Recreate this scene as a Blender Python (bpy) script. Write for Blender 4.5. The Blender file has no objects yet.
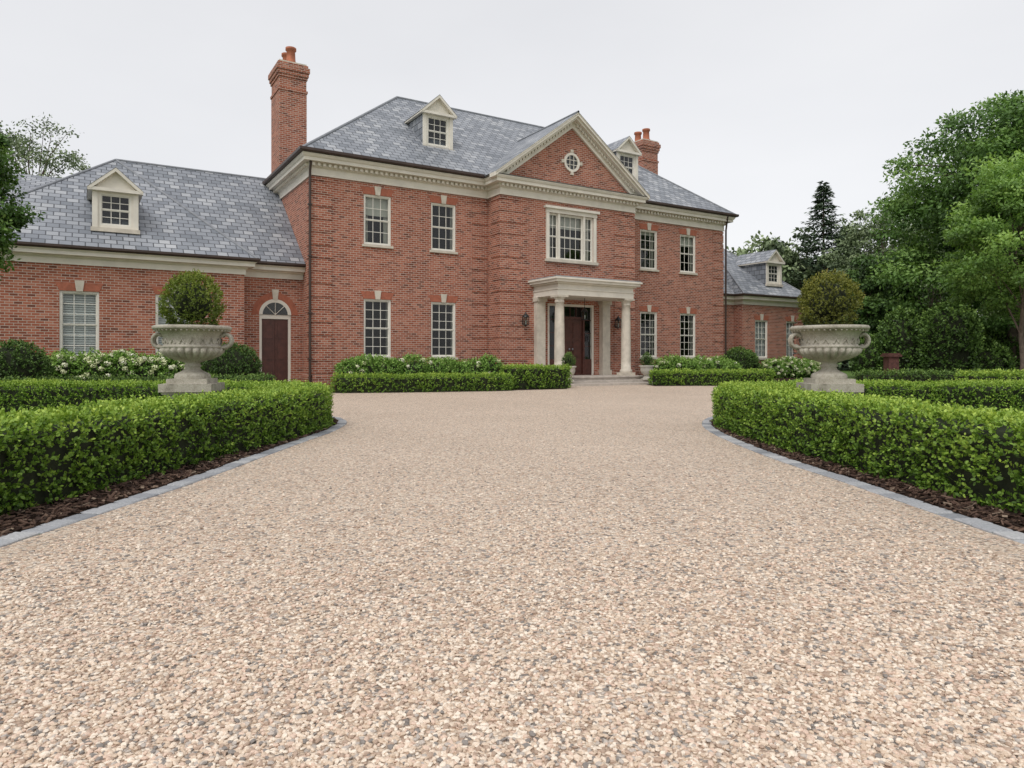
import bpy, math, random
import numpy as np
from mathutils import Vector
R=math.radians
scene=bpy.context.scene
random.seed(3)

# ------------------------------------------------------------------ materials
def newmat(name):
    m=bpy.data.materials.new(name); m.use_nodes=True
    nt=m.node_tree; nt.nodes.clear()
    return m,nt
def N(nt,t,**k):
    n=nt.nodes.new(t)
    for a,b in k.items(): setattr(n,a,b)
    return n
def ramp(nt,stops,fac=None,interp='LINEAR'):
    n=nt.nodes.new('ShaderNodeValToRGB'); cr=n.color_ramp; cr.interpolation=interp
    while len(cr.elements)<len(stops): cr.elements.new(0.5)
    for e,(p,c) in zip(cr.elements,stops):
        e.position=p; e.color=(c[0],c[1],c[2],1)
    if fac is not None: nt.links.new(fac,n.inputs[0])
    return n
def mixc(nt,a,b,fac,mode='MIX'):
    n=nt.nodes.new('ShaderNodeMix'); n.data_type='RGBA'; n.blend_type=mode
    for s,v in ((6,a),(7,b),(0,fac)):
        if hasattr(v,'links'): nt.links.new(v,n.inputs[s])
        elif s==0: n.inputs[0].default_value=v
        else: n.inputs[s].default_value=(v[0],v[1],v[2],1)
    return n.outputs[2]
def principled(nt,col,rough=0.7,bump=None,bstr=0.3,bdist=0.01,metal=0.0,spec=0.4):
    p=N(nt,'ShaderNodeBsdfPrincipled'); o=N(nt,'ShaderNodeOutputMaterial')
    if hasattr(col,'links'): nt.links.new(col,p.inputs['Base Color'])
    else: p.inputs['Base Color'].default_value=(*col,1)
    p.inputs['Roughness'].default_value=rough
    p.inputs['Metallic'].default_value=metal
    p.inputs['Specular IOR Level'].default_value=spec
    if bump is not None:
        b=N(nt,'ShaderNodeBump'); b.inputs['Strength'].default_value=bstr; b.inputs['Distance'].default_value=bdist
        nt.links.new(bump,b.inputs['Height']); nt.links.new(b.outputs[0],p.inputs['Normal'])
    nt.links.new(p.outputs[0],o.inputs[0])
    return p
def noise(nt,vec,scale,detail=4,rough=0.6):
    n=N(nt,'ShaderNodeTexNoise'); n.inputs['Scale'].default_value=scale; n.inputs['Detail'].default_value=detail
    n.inputs['Roughness'].default_value=rough
    nt.links.new(vec,n.inputs['Vector']); return n.outputs['Fac']
def simple(name,col,var=0.15,scale=3,rough=0.7,bscale=40,bstr=0.2,metal=0,spec=0.4):
    m,nt=newmat(name); tc=N(nt,'ShaderNodeTexCoord').outputs['Object']
    f=noise(nt,tc,scale,6)
    d=[max(0,c*(1-var*1.6)) for c in col]; l=[min(1,c*(1+var)) for c in col]
    r=ramp(nt,[(0.3,d),(0.7,l)],f)
    b=noise(nt,tc,bscale,4)
    principled(nt,r.outputs[0],rough,b,bstr,0.01,metal,spec); return m

def mat_brick():
    m,nt=newmat('red_brick'); uv=N(nt,'ShaderNodeTexCoord').outputs['UV']
    br=N(nt,'ShaderNodeTexBrick'); nt.links.new(uv,br.inputs['Vector'])
    br.inputs['Scale'].default_value=1.0
    br.inputs['Color1'].default_value=(0,0,0,1); br.inputs['Color2'].default_value=(1,1,1,1)
    br.inputs['Mortar'].default_value=(0.5,0.5,0.5,1)
    br.inputs['Mortar Size'].default_value=0.009; br.inputs['Mortar Smooth'].default_value=0.2
    br.inputs['Bias'].default_value=0.0
    br.inputs['Brick Width'].default_value=0.215; br.inputs['Row Height'].default_value=0.08
    rc=ramp(nt,[(0.0,(0.15,0.052,0.034)),(0.15,(0.25,0.078,0.046)),(0.5,(0.33,0.105,0.060)),(0.8,(0.38,0.130,0.077)),(1.0,(0.42,0.175,0.115))],br.outputs['Color'])
    n1=noise(nt,uv,0.6,6)
    v=ramp(nt,[(0.25,(0.80,0.79,0.78)),(0.75,(1.12,1.13,1.14))],n1)
    c=mixc(nt,rc.outputs[0],v.outputs[0],1.0,'MULTIPLY')
    mo=mixc(nt,c,(0.47,0.38,0.32),br.outputs['Fac'])
    inv=N(nt,'ShaderNodeMath',operation='SUBTRACT'); inv.inputs[0].default_value=1; nt.links.new(br.outputs['Fac'],inv.inputs[1])
    principled(nt,mo,0.85,inv.outputs[0],0.4,0.006,spec=0.25)
    return m
def mat_slate():
    m,nt=newmat('slate_roof'); uv=N(nt,'ShaderNodeTexCoord').outputs['UV']
    br=N(nt,'ShaderNodeTexBrick'); nt.links.new(uv,br.inputs['Vector'])
    br.inputs['Scale'].default_value=1.0
    br.inputs['Color1'].default_value=(0,0,0,1); br.inputs['Color2'].default_value=(1,1,1,1)
    br.inputs['Mortar'].default_value=(0.0,0.0,0.0,1)
    br.inputs['Mortar Size'].default_value=0.016; br.inputs['Mortar Smooth'].default_value=0.1
    br.inputs['Brick Width'].default_value=0.34; br.inputs['Row Height'].default_value=0.26
    rc=ramp(nt,[(0.0,(0.16,0.175,0.20)),(0.3,(0.225,0.24,0.27)),(0.7,(0.275,0.29,0.32)),(1.0,(0.38,0.39,0.41))],br.outputs['Color'])
    n1=noise(nt,uv,0.5,6)
    v=ramp(nt,[(0.3,(0.80,0.81,0.82)),(0.7,(1.12,1.12,1.1))],n1)
    c=mixc(nt,rc.outputs[0],v.outputs[0],1.0,'MULTIPLY')
    c=mixc(nt,c,(0.06,0.065,0.075),br.outputs['Fac'])
    sep=N(nt,'ShaderNodeSeparateXYZ'); nt.links.new(uv,sep.inputs[0])
    dv=N(nt,'ShaderNodeMath',operation='DIVIDE'); nt.links.new(sep.outputs[1],dv.inputs[0]); dv.inputs[1].default_value=0.26
    fr=N(nt,'ShaderNodeMath',operation='FRACT'); nt.links.new(dv.outputs[0],fr.inputs[0])
    sb=N(nt,'ShaderNodeMath',operation='SUBTRACT'); sb.inputs[0].default_value=1; nt.links.new(fr.outputs[0],sb.inputs[1])
    ad=N(nt,'ShaderNodeMath',operation='MULTIPLY_ADD'); nt.links.new(br.outputs['Color'],ad.inputs[0]); ad.inputs[1].default_value=0.4; nt.links.new(sb.outputs[0],ad.inputs[2])
    principled(nt,c,0.5,ad.outputs[0],0.8,0.03,spec=0.45)
    return m
STONES=[(0.0,(0.25,0.225,0.205)),(0.07,(0.43,0.32,0.245)),(0.19,(0.62,0.49,0.375)),(0.38,(0.73,0.605,0.485)),(0.60,(0.67,0.51,0.405)),(0.73,(0.80,0.70,0.585)),(0.92,(0.48,0.425,0.375))]
def mat_gravel():
    m,nt=newmat('resin_bound_gravel'); tc=N(nt,'ShaderNodeTexCoord').outputs['Object']
    nz=N(nt,'ShaderNodeTexNoise'); nz.inputs['Scale'].default_value=80; nt.links.new(tc,nz.inputs['Vector'])
    mx=mixc(nt,tc,nz.outputs['Color'],0.010)
    vo=N(nt,'ShaderNodeTexVoronoi'); vo.inputs['Scale'].default_value=60; nt.links.new(mx,vo.inputs['Vector'])
    ve=N(nt,'ShaderNodeTexVoronoi',feature='DISTANCE_TO_EDGE'); ve.inputs['Scale'].default_value=60; nt.links.new(mx,ve.inputs['Vector'])
    sp=N(nt,'ShaderNodeSeparateColor'); nt.links.new(vo.outputs['Color'],sp.inputs[0])
    rc=ramp(nt,STONES,sp.outputs[0],'CONSTANT')
    br=ramp(nt,[(0,(0.86,0.86,0.86)),(1,(1.1,1.1,1.1))],sp.outputs[1])
    c=mixc(nt,rc.outputs[0],br.outputs[0],1,'MULTIPLY')
    sn=noise(nt,tc,350,3); s2=ramp(nt,[(0.3,(0.86,0.85,0.84)),(0.7,(1.08,1.08,1.08))],sn)
    c=mixc(nt,c,s2.outputs[0],1,'MULTIPLY')
    ln=noise(nt,tc,0.35,5); l2=ramp(nt,[(0.3,(0.93,0.92,0.91)),(0.7,(1.04,1.04,1.04))],ln)
    c=mixc(nt,c,l2.outputs[0],1,'MULTIPLY')
    e=ramp(nt,[(0.0,(0.34,0.27,0.21)),(0.10,(1,1,1))],ve.outputs['Distance'])
    c=mixc(nt,c,e.outputs[0],0.7,'MULTIPLY')
    h=ramp(nt,[(0.0,(0,0,0)),(0.35,(1,1,1))],ve.outputs['Distance'],'EASE')
    ad=N(nt,'ShaderNodeMath',operation='MULTIPLY_ADD'); nt.links.new(sp.outputs[2],ad.inputs[0]); ad.inputs[1].default_value=0.7; nt.links.new(h.outputs[0],ad.inputs[2])
    principled(nt,c,0.65,ad.outputs[0],0.6,0.006,spec=0.25)
    return m
def mat_stonepieces():
    m,nt=newmat('gravel_stones'); g=N(nt,'ShaderNodeNewGeometry')
    tc=N(nt,'ShaderNodeTexCoord').outputs['Object']
    rc=ramp(nt,STONES,g.outputs['Random Per Island'],'CONSTANT')
    sn=noise(nt,tc,250,3); s2=ramp(nt,[(0.3,(0.82,0.81,0.80)),(0.7,(1.1,1.1,1.1))],sn)
    c=mixc(nt,rc.outputs[0],s2.outputs[0],1,'MULTIPLY')
    principled(nt,c,0.65,spec=0.25); return m
def mat_leaf(name,stops,rough=0.5,trans=0.25,spec=0.3):
    m,nt=newmat(name)
    at=N(nt,'ShaderNodeAttribute'); at.attribute_name='tint'
    r=ramp(nt,stops,at.outputs['Fac'])
    p=N(nt,'ShaderNodeBsdfPrincipled'); p.inputs['Roughness'].default_value=rough; p.inputs['Specular IOR Level'].default_value=spec
    nt.links.new(r.outputs[0],p.inputs['Base Color'])
    o=N(nt,'ShaderNodeOutputMaterial')
    if trans>0:
        t=N(nt,'ShaderNodeBsdfTranslucent')
        hc=mixc(nt,r.outputs[0],(1.3,1.4,0.7),1.0,'MULTIPLY'); nt.links.new(hc,t.inputs[0])
        mx=N(nt,'ShaderNodeMixShader'); mx.inputs[0].default_value=trans
        nt.links.new(p.outputs[0],mx.inputs[1]); nt.links.new(t.outputs[0],mx.inputs[2]); nt.links.new(mx.outputs[0],o.inputs[0])
    else: nt.links.new(p.outputs[0],o.inputs[0])
    return m
def mat_glass():
    m,nt=newmat('window_glass')
    lw=N(nt,'ShaderNodeLayerWeight'); pw=N(nt,'ShaderNodeMath',operation='POWER'); nt.links.new(lw.outputs['Facing'],pw.inputs[0]); pw.inputs[1].default_value=3
    ma=N(nt,'ShaderNodeMath',operation='MULTIPLY_ADD'); nt.links.new(pw.outputs[0],ma.inputs[0]); ma.inputs[1].default_value=0.85; ma.inputs[2].default_value=0.05
    tc=N(nt,'ShaderNodeTexCoord').outputs['Object']; nz=noise(nt,tc,1.6,2)
    b=N(nt,'ShaderNodeBump'); b.inputs['Strength'].default_value=0.15; b.inputs['Distance'].default_value=0.02; nt.links.new(nz,b.inputs['Height'])
    g=N(nt,'ShaderNodeBsdfGlossy'); g.inputs['Roughness'].default_value=0.03; nt.links.new(b.outputs[0],g.inputs['Normal'])
    t=N(nt,'ShaderNodeBsdfTransparent'); t.inputs[0].default_value=(0.75,0.8,0.8,1)
    mx=N(nt,'ShaderNodeMixShader'); nt.links.new(ma.outputs[0],mx.inputs[0]); nt.links.new(t.outputs[0],mx.inputs[1]); nt.links.new(g.outputs[0],mx.inputs[2])
    o=N(nt,'ShaderNodeOutputMaterial'); nt.links.new(mx.outputs[0],o.inputs[0]); return m
def mat_grass():
    m,nt=newmat('lawn_grass'); tc=N(nt,'ShaderNodeTexCoord').outputs['Object']
    a=noise(nt,tc,40,5); r=ramp(nt,[(0.3,(0.06,0.115,0.025)),(0.7,(0.15,0.25,0.06))],a)
    b=noise(nt,tc,0.3,4); r2=ramp(nt,[(0.3,(0.8,0.8,0.8)),(0.7,(1.15,1.1,1)) ],b)
    c=mixc(nt,r.outputs[0],r2.outputs[0],1,'MULTIPLY'); principled(nt,c,0.8,a,0.6,0.03,spec=0.2); return m
def mat_mulch():
    m,nt=newmat('bark_mulch'); tc=N(nt,'ShaderNodeTexCoord').outputs['Object']
    a=noise(nt,tc,45,6,0.75); r=ramp(nt,[(0.3,(0.014,0.009,0.007)),(0.6,(0.055,0.033,0.023)),(0.8,(0.12,0.075,0.05))],a)
    principled(nt,r.outputs[0],0.9,a,1.0,0.03,spec=0.1); return m
def mat_island(name,stops,rough=0.8):
    m,nt=newmat(name); g=N(nt,'ShaderNodeNewGeometry'); tc=N(nt,'ShaderNodeTexCoord').outputs['Object']
    r=ramp(nt,stops,g.outputs['Random Per Island']); a=noise(nt,tc,60,4)
    v=ramp(nt,[(0.3,(0.78,0.78,0.78)),(0.7,(1.15,1.15,1.15))],a)
    c=mixc(nt,r.outputs[0],v.outputs[0],1,'MULTIPLY'); principled(nt,c,rough,a,0.4,0.006,spec=0.25); return m
def mat_urnstone():
    m,nt=newmat('weathered_limestone'); tc=N(nt,'ShaderNodeTexCoord').outputs['Object']
    a=noise(nt,tc,5,8,0.7); b=noise(nt,tc,70,5,0.7)
    r=ramp(nt,[(0.28,(0.17,0.155,0.125)),(0.45,(0.37,0.34,0.285)),(0.65,(0.50,0.47,0.405))],a)
    s=ramp(nt,[(0.35,(0.75,0.74,0.70)),(0.6,(1.08,1.08,1.08))],b)
    c=mixc(nt,r.outputs[0],s.outputs[0],1,'MULTIPLY'); principled(nt,c,0.85,b,0.5,0.01,spec=0.2); return m

M={}
M['brick']=mat_brick(); M['slate']=mat_slate()
M['cream']=simple('cream_painted_trim',(0.70,0.655,0.575),0.07,2,0.55,30,0.08)
M['sashpaint']=simple('white_sash_paint',(0.74,0.71,0.64),0.04,2,0.5,30,0.05)
M['stone']=simple('limestone_trim',(0.58,0.525,0.44),0.12,4,0.75,40,0.2)
M['glass']=mat_glass()
M['dark']=simple('dark_room_interior',(0.03,0.028,0.026),0.2)
M['curtain']=simple('linen_curtain',(0.60,0.56,0.48),0.08,4,0.9)
M['shutter']=simple('white_louvre',(0.72,0.71,0.67),0.05,4,0.7)
M['door']=simple('dark_mahogany_paint',(0.085,0.030,0.022),0.2,6,0.35)
M['gutter']=simple('bronze_gutter',(0.055,0.035,0.028),0.15,4,0.45)
M['lead']=simple('lead_flashing',(0.22,0.23,0.25),0.15,4,0.5)
M['terra']=simple('terracotta',(0.38,0.13,0.07),0.2,5,0.8)
M['iron']=simple('black_iron',(0.02,0.02,0.02),0.1,5,0.4)
M['jack']=simple('gauged_brick_arch',(0.37,0.125,0.075),0.16,9,0.8)
M['steps']=simple('limestone_steps',(0.46,0.41,0.36),0.15,5,0.8)

# ------------------------------------------------------------------ mesh builder
class MB:
    def __init__(s): s.v=[];s.f=[];s.m=[];s.s=[];s.mats=[]
    def mi(s,k):
        if k not in s.mats: s.mats.append(k)
        return s.mats.index(k)
    def poly(s,pts,mat,smooth=False):
        b=len(s.v); s.v+= [tuple(p) for p in pts]; s.f.append(tuple(range(b,b+len(pts)))); s.m.append(s.mi(mat)); s.s.append(smooth)
    def box(s,x0,x1,y0,y1,z0,z1,mat):
        b=len(s.v); s.v+=[(x0,y0,z0),(x1,y0,z0),(x1,y1,z0),(x0,y1,z0),(x0,y0,z1),(x1,y0,z1),(x1,y1,z1),(x0,y1,z1)]
        for f in ((0,3,2,1),(4,5,6,7),(0,1,5,4),(1,2,6,5),(2,3,7,6),(3,0,4,7)):
            s.f.append(tuple(b+i for i in f)); s.m.append(s.mi(mat)); s.s.append(False)
    def prism(s,poly,y0,y1,mat):   # poly in (x,z)
        s.poly([(p[0],y0,p[1]) for p in poly],mat); s.poly([(p[0],y1,p[1]) for p in poly][::-1],mat)
        n=len(poly)
        for i in range(n):
            a=poly[i];b=poly[(i+1)%n]
            s.poly([(a[0],y0,a[1]),(a[0],y1,a[1]),(b[0],y1,b[1]),(b[0],y0,b[1])],mat)
    def lathe(s,cx,cy,prof,n,mat,flute=None):
        b=len(s.v); k=len(prof)
        for (r,z) in prof:
            for i in range(n):
                a=2*math.pi*i/n; rr=r
                if flute and flute[0]<=z<=flute[1]: rr=r*(1+flute[3]*abs(math.sin(a*flute[2]/2))-flute[3]*0.5)
                s.v.append((cx+rr*math.cos(a),cy+rr*math.sin(a),z))
        for j in range(k-1):
            for i in range(n):
                i2=(i+1)%n
                s.f.append((b+j*n+i,b+j*n+i2,b+(j+1)*n+i2,b+(j+1)*n+i)); s.m.append(s.mi(mat)); s.s.append(True)
        s.f.append(tuple(b+(k-1)*n+i for i in range(n))); s.m.append(s.mi(mat)); s.s.append(False)
    def tube(s,pts,r,mat,n=8):
        pts=[Vector(p) for p in pts]; b=len(s.v)
        rs=r if isinstance(r,(list,tuple)) else [r]*len(pts)
        for i,p in enumerate(pts):
            d=(pts[min(i+1,len(pts)-1)]-pts[max(i-1,0)]).normalized()
            u=d.cross(Vector((0.13,0.97,0.2)))
            if u.length<0.1: u=d.cross(Vector((1,0,0)))
            u.normalize(); w=d.cross(u)
            for k in range(n):
                a=2*math.pi*k/n; s.v.append(tuple(p+(u*math.cos(a)+w*math.sin(a))*rs[i]))
        for i in range(len(pts)-1):
            for k in range(n):
                k2=(k+1)%n
                s.f.append((b+i*n+k,b+i*n+k2,b+(i+1)*n+k2,b+(i+1)*n+k)); s.m.append(s.mi(mat)); s.s.append(True)
    def sweep(s,path,prof,mat,closed=True):
        n=len(path); offs=[]
        for i in range(n):
            def nr(a,b):
                d=(Vector(b)-Vector(a)).normalized(); return Vector((d.y,-d.x))
            if closed or 0<i<n-1:
                n1=nr(path[i-1],path[i]); n2=nr(path[i],path[(i+1)%n])
            elif i==0: n1=n2=nr(path[0],path[1])
            else: n1=n2=nr(path[-2],path[-1])
            m=(n1+n2)/(1+n1.dot(n2)); offs.append(m)
        for i in range(n if closed else n-1):
            j=(i+1)%n
            for a in range(len(prof)-1):
                (o1,z1),(o2,z2)=prof[a],prof[a+1]
                q=[]
                for (ix,o,z) in ((i,o1,z1),(j,o1,z1),(j,o2,z2),(i,o2,z2)):
                    p=Vector(path[ix])+offs[ix]*o; q.append((p.x,p.y,z))
                s.poly(q,mat)
    def build(s,name,parent=None,loc=(0,0,0)):
        me=bpy.data.meshes.new(name); me.from_pydata(s.v,[],s.f)
        for k in s.mats: me.materials.append(M[k])
        me.polygons.foreach_set('material_index',s.m); me.polygons.foreach_set('use_smooth',s.s)
        me.update()
        uvl=me.uv_layers.new(name='UVMap')
        Z=Vector((0,0,1))
        for p in me.polygons:
            n=p.normal
            if abs(n.z)>0.97: t=Vector((1,0,0)); b=Vector((0,1,0))
            else:
                t=Z.cross(n).normalized()
                if t.x+t.y<0: t=-t
                b=n.cross(t)
                if b.z<0: b=-b
            for li in p.loop_indices:
                co=me.vertices[me.loops[li].vertex_index].co
                uvl.data[li].uv=(co.dot(t),co.dot(b))
        ob=bpy.data.objects.new(name,me); scene.collection.objects.link(ob)
        ob.location=loc
        if parent: ob.parent=parent
        return ob
def empty(name,loc=(0,0,0),rot=0):
    e=bpy.data.objects.new(name,None); scene.collection.objects.link(e); e.location=loc; e.rotation_euler=(0,0,rot); return e

# ------------------------------------------------------------------ house
TH=R(31.6); P0=(-7.03,24.6)
U=(math.cos(TH),math.sin(TH)); W_=(-math.sin(TH),math.cos(TH))
def hw(t,k): return (P0[0]+U[0]*t+W_[0]*k, P0[1]+U[1]*t+W_[1]*k)
house=empty('brick_house',(P0[0],P0[1],0),TH)
W=20.8; D=10.8; PL,PR,PC=7.11,14.0,10.555

walls=MB(); win=MB(); trim=MB(); roof=MB(); gut=MB()
def wall_front(mb,t0,t1,y,z0,z1,ops,mat='brick',depth=0.14):
    xs=sorted({t0,t1}|{o[0] for o in ops}|{o[1] for o in ops}); zs=sorted({z0,z1}|{o[2] for o in ops}|{o[3] for o in ops})
    for i in range(len(xs)-1):
        for j in range(len(zs)-1):
            cx=(xs[i]+xs[i+1])/2; cz=(zs[j]+zs[j+1])/2
            if any(o[0]<cx<o[1] and o[2]<cz<o[3] for o in ops): continue
            mb.poly([(xs[i],y,zs[j]),(xs[i+1],y,zs[j]),(xs[i+1],y,zs[j+1]),(xs[i],y,zs[j+1])],mat)
    for (a,b,c,d) in ops:
        e=y+depth
        mb.poly([(a,y,c),(a,e,c),(a,e,d),(a,y,d)],mat); mb.poly([(b,y,c),(b,y,d),(b,e,d),(b,e,c)],mat)
        mb.poly([(a,y,d),(a,e,d),(b,e,d),(b,y,d)],mat); mb.poly([(a,y,c),(b,y,c),(b,e,c),(a,e,c)],mat)
def sash(mb,a,b,z0,z1,y,cols,rows,fw=0.06,two=True,fr='sashpaint'):
    mb.box(a,a+fw,y+.03,y+.13,z0,z1,fr); mb.box(b-fw,b,y+.03,y+.13,z0,z1,fr)
    mb.box(a+fw,b-fw,y+.032,y+.128,z1-fw,z1,fr); mb.box(a+fw,b-fw,y+.025,y+.128,z0,z0+fw,fr)
    ia,ib,c,d=a+fw,b-fw,z0+fw,z1-fw
    mb.poly([(ia,y+.105,c),(ib,y+.105,c),(ib,y+.105,d),(ia,y+.105,d)],'glass')
    st=0.032
    segs=[(c,(c+d)/2),((c+d)/2,d)] if two else [(c,d)]
    for si,(s0,s1) in enumerate(segs):
        o=0.0 if (si==1 or not two) else 0.018
        mb.box(ia,ia+st,y+.068+o,y+.10,s0,s1,fr); mb.box(ib-st,ib,y+.068+o,y+.10,s0,s1,fr)
        mb.box(ia+st,ib-st,y+.066+o,y+.10,s0,s0+st,fr); mb.box(ia+st,ib-st,y+.067+o,y+.10,s1-st,s1,fr)
        for i in range(1,cols):
            x=ia+st+(ib-ia-2*st)*i/cols; mb.box(x-.010,x+.010,y+.080+o*.5,y+.101,s0+st,s1-st,fr)
        for j in range(1,rows):
            z=s0+(s1-s0)*j/rows; mb.box(ia+st,ib-st,y+.083+o*.5,y+.102,z-.010,z+.010,fr)
def curtains(mb,a,b,z0,z1,y,frac=0.25,blind=0.0):
    for sx,dirn in ((a,1),(b,-1)):
        n=14; w=(b-a)*frac
        pts=[(sx+dirn*w*i/n, y+0.03*math.sin(i*1.7)) for i in range(n+1)]
        for i in range(n):
            p,q=pts[i],pts[i+1]
            mb.poly([(p[0],p[1],z0),(q[0],q[1],z0),(q[0],q[1],z1),(p[0],p[1],z1)],'curtain',True)
    if blind>0: mb.box(a,b,y-.05,y-.045,z1-(z1-z0)*blind,z1,'curtain')
def window(tc,w,z0,z1,y,cols=3,rows=2,cur=0.25,blind=0.0,key=True,louv=False):
    a,b=tc-w/2,tc+w/2
    sash(win,a,b,z0,z1,y,cols,rows)
    if louv:
        n=int((z1-z0)/0.07)
        for i in range(n):
            z=z0+(i+.2)*(z1-z0)/n; win.poly([(a+.06,y+.16,z),(b-.06,y+.16,z),(b-.06,y+.20,z+.062),(a+.06,y+.20,z+.062)],'shutter')
    else: curtains(win,a+.03,b-.03,z0,z1,y+.25,cur,blind)
    trim.box(a-.07,b+.07,y-.07,y+.03,z0-.09,z0,'stone')
    if key:
        h=0.26
        for s_ in (-1,1):
            e=tc+s_*w/2; walls.prism([(tc+s_*.09,z1+.001),(e,z1+.001),(e+s_*.12,z1+h),(tc+s_*.12,z1+h)],y-.012,y+.02,'jack')
        trim.prism([(tc-.085,z1-.01),(tc+.085,z1-.01),(tc+.13,z1+h+.06),(tc-.13,z1+h+.06)],y-.045,y+.02,'stone')
ww=1.06
lo=(1.08,3.22); up=(5.22,7.06)
wl=[2.42,5.12]; wr=[15.8,18.35]
ops=[(t-ww/2,t+ww/2,z[0],z[1]) for t in wl for z in (lo,up)]
wall_front(walls,0,PL,0,0,7.75,ops)
ops=[(t-ww/2,t+ww/2,z[0],z[1]) for t in wr for z in (lo,up)]
wall_front(walls,PR,W,0,0,7.75,ops)
for i,t in enumerate(wl+wr):
    window(t,ww,lo[0],lo[1],0,3,3,(0.08,.05,.10,.06)[i])
    window(t,ww,up[0],up[1],0,3,2,(0.2,.10,.14,.10)[i],(.4,.0,.12,.3)[i])
pop=[(PC-1.15,PC+1.15,5.12,7.02),(PC-1.2,PC+1.2,0.33,3.3)]
wall_front(walls,PL,PR,-1,0,7.75,pop)
for x in (PL,PR): walls.poly([(x,-1,0),(x,0,0),(x,0,7.75),(x,-1,7.75)],'brick')
for x in (0,W): walls.poly([(x,0,0),(x,D,0),(x,D,7.75),(x,0,7.75)],'brick')
walls.poly([(0,D,0),(W,D,0),(W,D,7.75),(0,D,7.75)],'brick')
for (a,b,y) in ((0.05,PL-.05,1.8),(PL+.05,PR-.05,.8),(PR+.05,W-.05,1.8)):
    walls.poly([(a,y,0),(b,y,0),(b,y,7.7),(a,y,7.7)],'dark')
walls.poly([(0.05,.15,4.3),(W-.05,.15,4.3),(W-.05,2,4.3),(0.05,2,4.3)],'dark')
walls.poly([(0.05,.15,7.5),(W-.05,.15,7.5),(W-.05,2,7.5),(0.05,2,7.5)],'dark')
# triple window
a,b,z0,z1=PC-1.15,PC+1.15,5.12,7.02
sash(win,a,a+.5,z0,z1,-1,2,2,.045); sash(win,b-.5,b,z0,z1,-1,2,2,.045); sash(win,a+.5,b-.5,z0,z1,-1,4,2,.055)
curtains(win,a,b,z0,z1,-.7,0.12,0.3)
trim.box(a-.14,a,-1.06,-.99,z0,z1,'cream'); trim.box(b,b+.14,-1.06,-.99,z0,z1,'cream')
trim.box(a+.45,a+.55,-1.04,-.96,z0+.001,z1-.001,'cream'); trim.box(b-.55,b-.45,-1.04,-.96,z0+.001,z1-.001,'cream')
trim.box(a-.16,b+.16,-1.08,-.99,z1,z1+.16,'cream'); trim.box(a-.24,b+.24,-1.17,-.99,z1+.16,z1+.26,'cream')
trim.box(a-.2,b+.2,-1.12,-.985,z0-.12,z0,'stone')
def quoin(x0,x1,y0,y1):
    z=0.5
    while z<7.35:
        walls.box(x0,x1,y0,y1,z,min(z+.40,7.44),'brick'); z+=.455
e=.028
quoin(-e,.72,-e,.6); quoin(W-.72,W+e,-e,.6)
quoin(PL-e,PL+1.15,-1-e,-.3); quoin(PR-1.15,PR+e,-1-e,-.3)
quoin(PL-.75,PL-e-.002,-e,.1); quoin(PR+e+.002,PR+.65,-e,.1)
foot=[(0,0),(PL,0),(PL,-1),(PR,-1),(PR,0),(W,0),(W,D),(0,D)]
walls.sweep([(0,0),(PL,0),(PL,-1),(PC-1.2,-1)],[(.0,.0),(.06,.0),(.06,.42),(.0,.46)],'brick',False)
walls.sweep([(PC+1.2,-1),(PR,-1),(PR,0),(W,0),(W,D),(0,D),(0,0)],[(.0,.0),(.06,.0),(.06,.42),(.0,.46)],'brick',False)
trim.sweep(foot,[(0,7.48),(.06,7.48),(.06,7.53),(.045,7.54),(.045,7.74),(.10,7.77),(.13,7.78),(.13,7.90),(.36,7.91),(.36,8.02),(.40,8.05),(.44,8.12),(.44,8.15),(0,8.16)],'cream')
gp=[(PR,0),(W,0),(W,D),(0,D),(0,0),(PL,0)]
gut.sweep(gp,[(.38,8.165),(.53,8.165),(.56,8.20),(.56,8.29),(.40,8.29)],'gutter',False)
def dent_x(x0,x1,y,z0,z1,sp=.19,w=.1,dep=.1):
    n=int((x1-x0)/sp)
    for i in range(n):
        x=x0+(i+.5)*(x1-x0)/n; trim.box(x-w/2,x+w/2,y-dep,y,z0,z1,'cream')
dent_x(-.1,PL-.1,-.13,7.79,7.895); dent_x(PL-.1,PR+.1,-1.13,7.79,7.895); dent_x(PR+.15,W+.1,-.13,7.79,7.895)
for i in range(50):
    y=.05+i*.215; trim.box(-.23,-.13,y-.05,y+.05,7.79,7.895,'cream')
# main hip roof
e0=.48; zE,zR=8.25,12.98
A=(-e0,-e0,zE);B=(W+e0,-e0,zE);C=(W+e0,D+e0,zE);Dd=(-e0,D+e0,zE);E=(D/2,D/2,zR);F=(W-D/2,D/2,zR)
for q in ([A,B,F,E],[B,C,F],[C,Dd,E,F],[Dd,A,E]): roof.poly(q,'slate')
for p,q in ((A,E),(B,F),(C,F),(Dd,E),(E,F)): roof.tube([p,q],.055,'lead',6)
roof.poly([(-.4,-.4,8.2),(W+.4,-.4,8.2),(W+.4,D+.4,8.2),(-.4,D+.4,8.2)],'cream')
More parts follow.
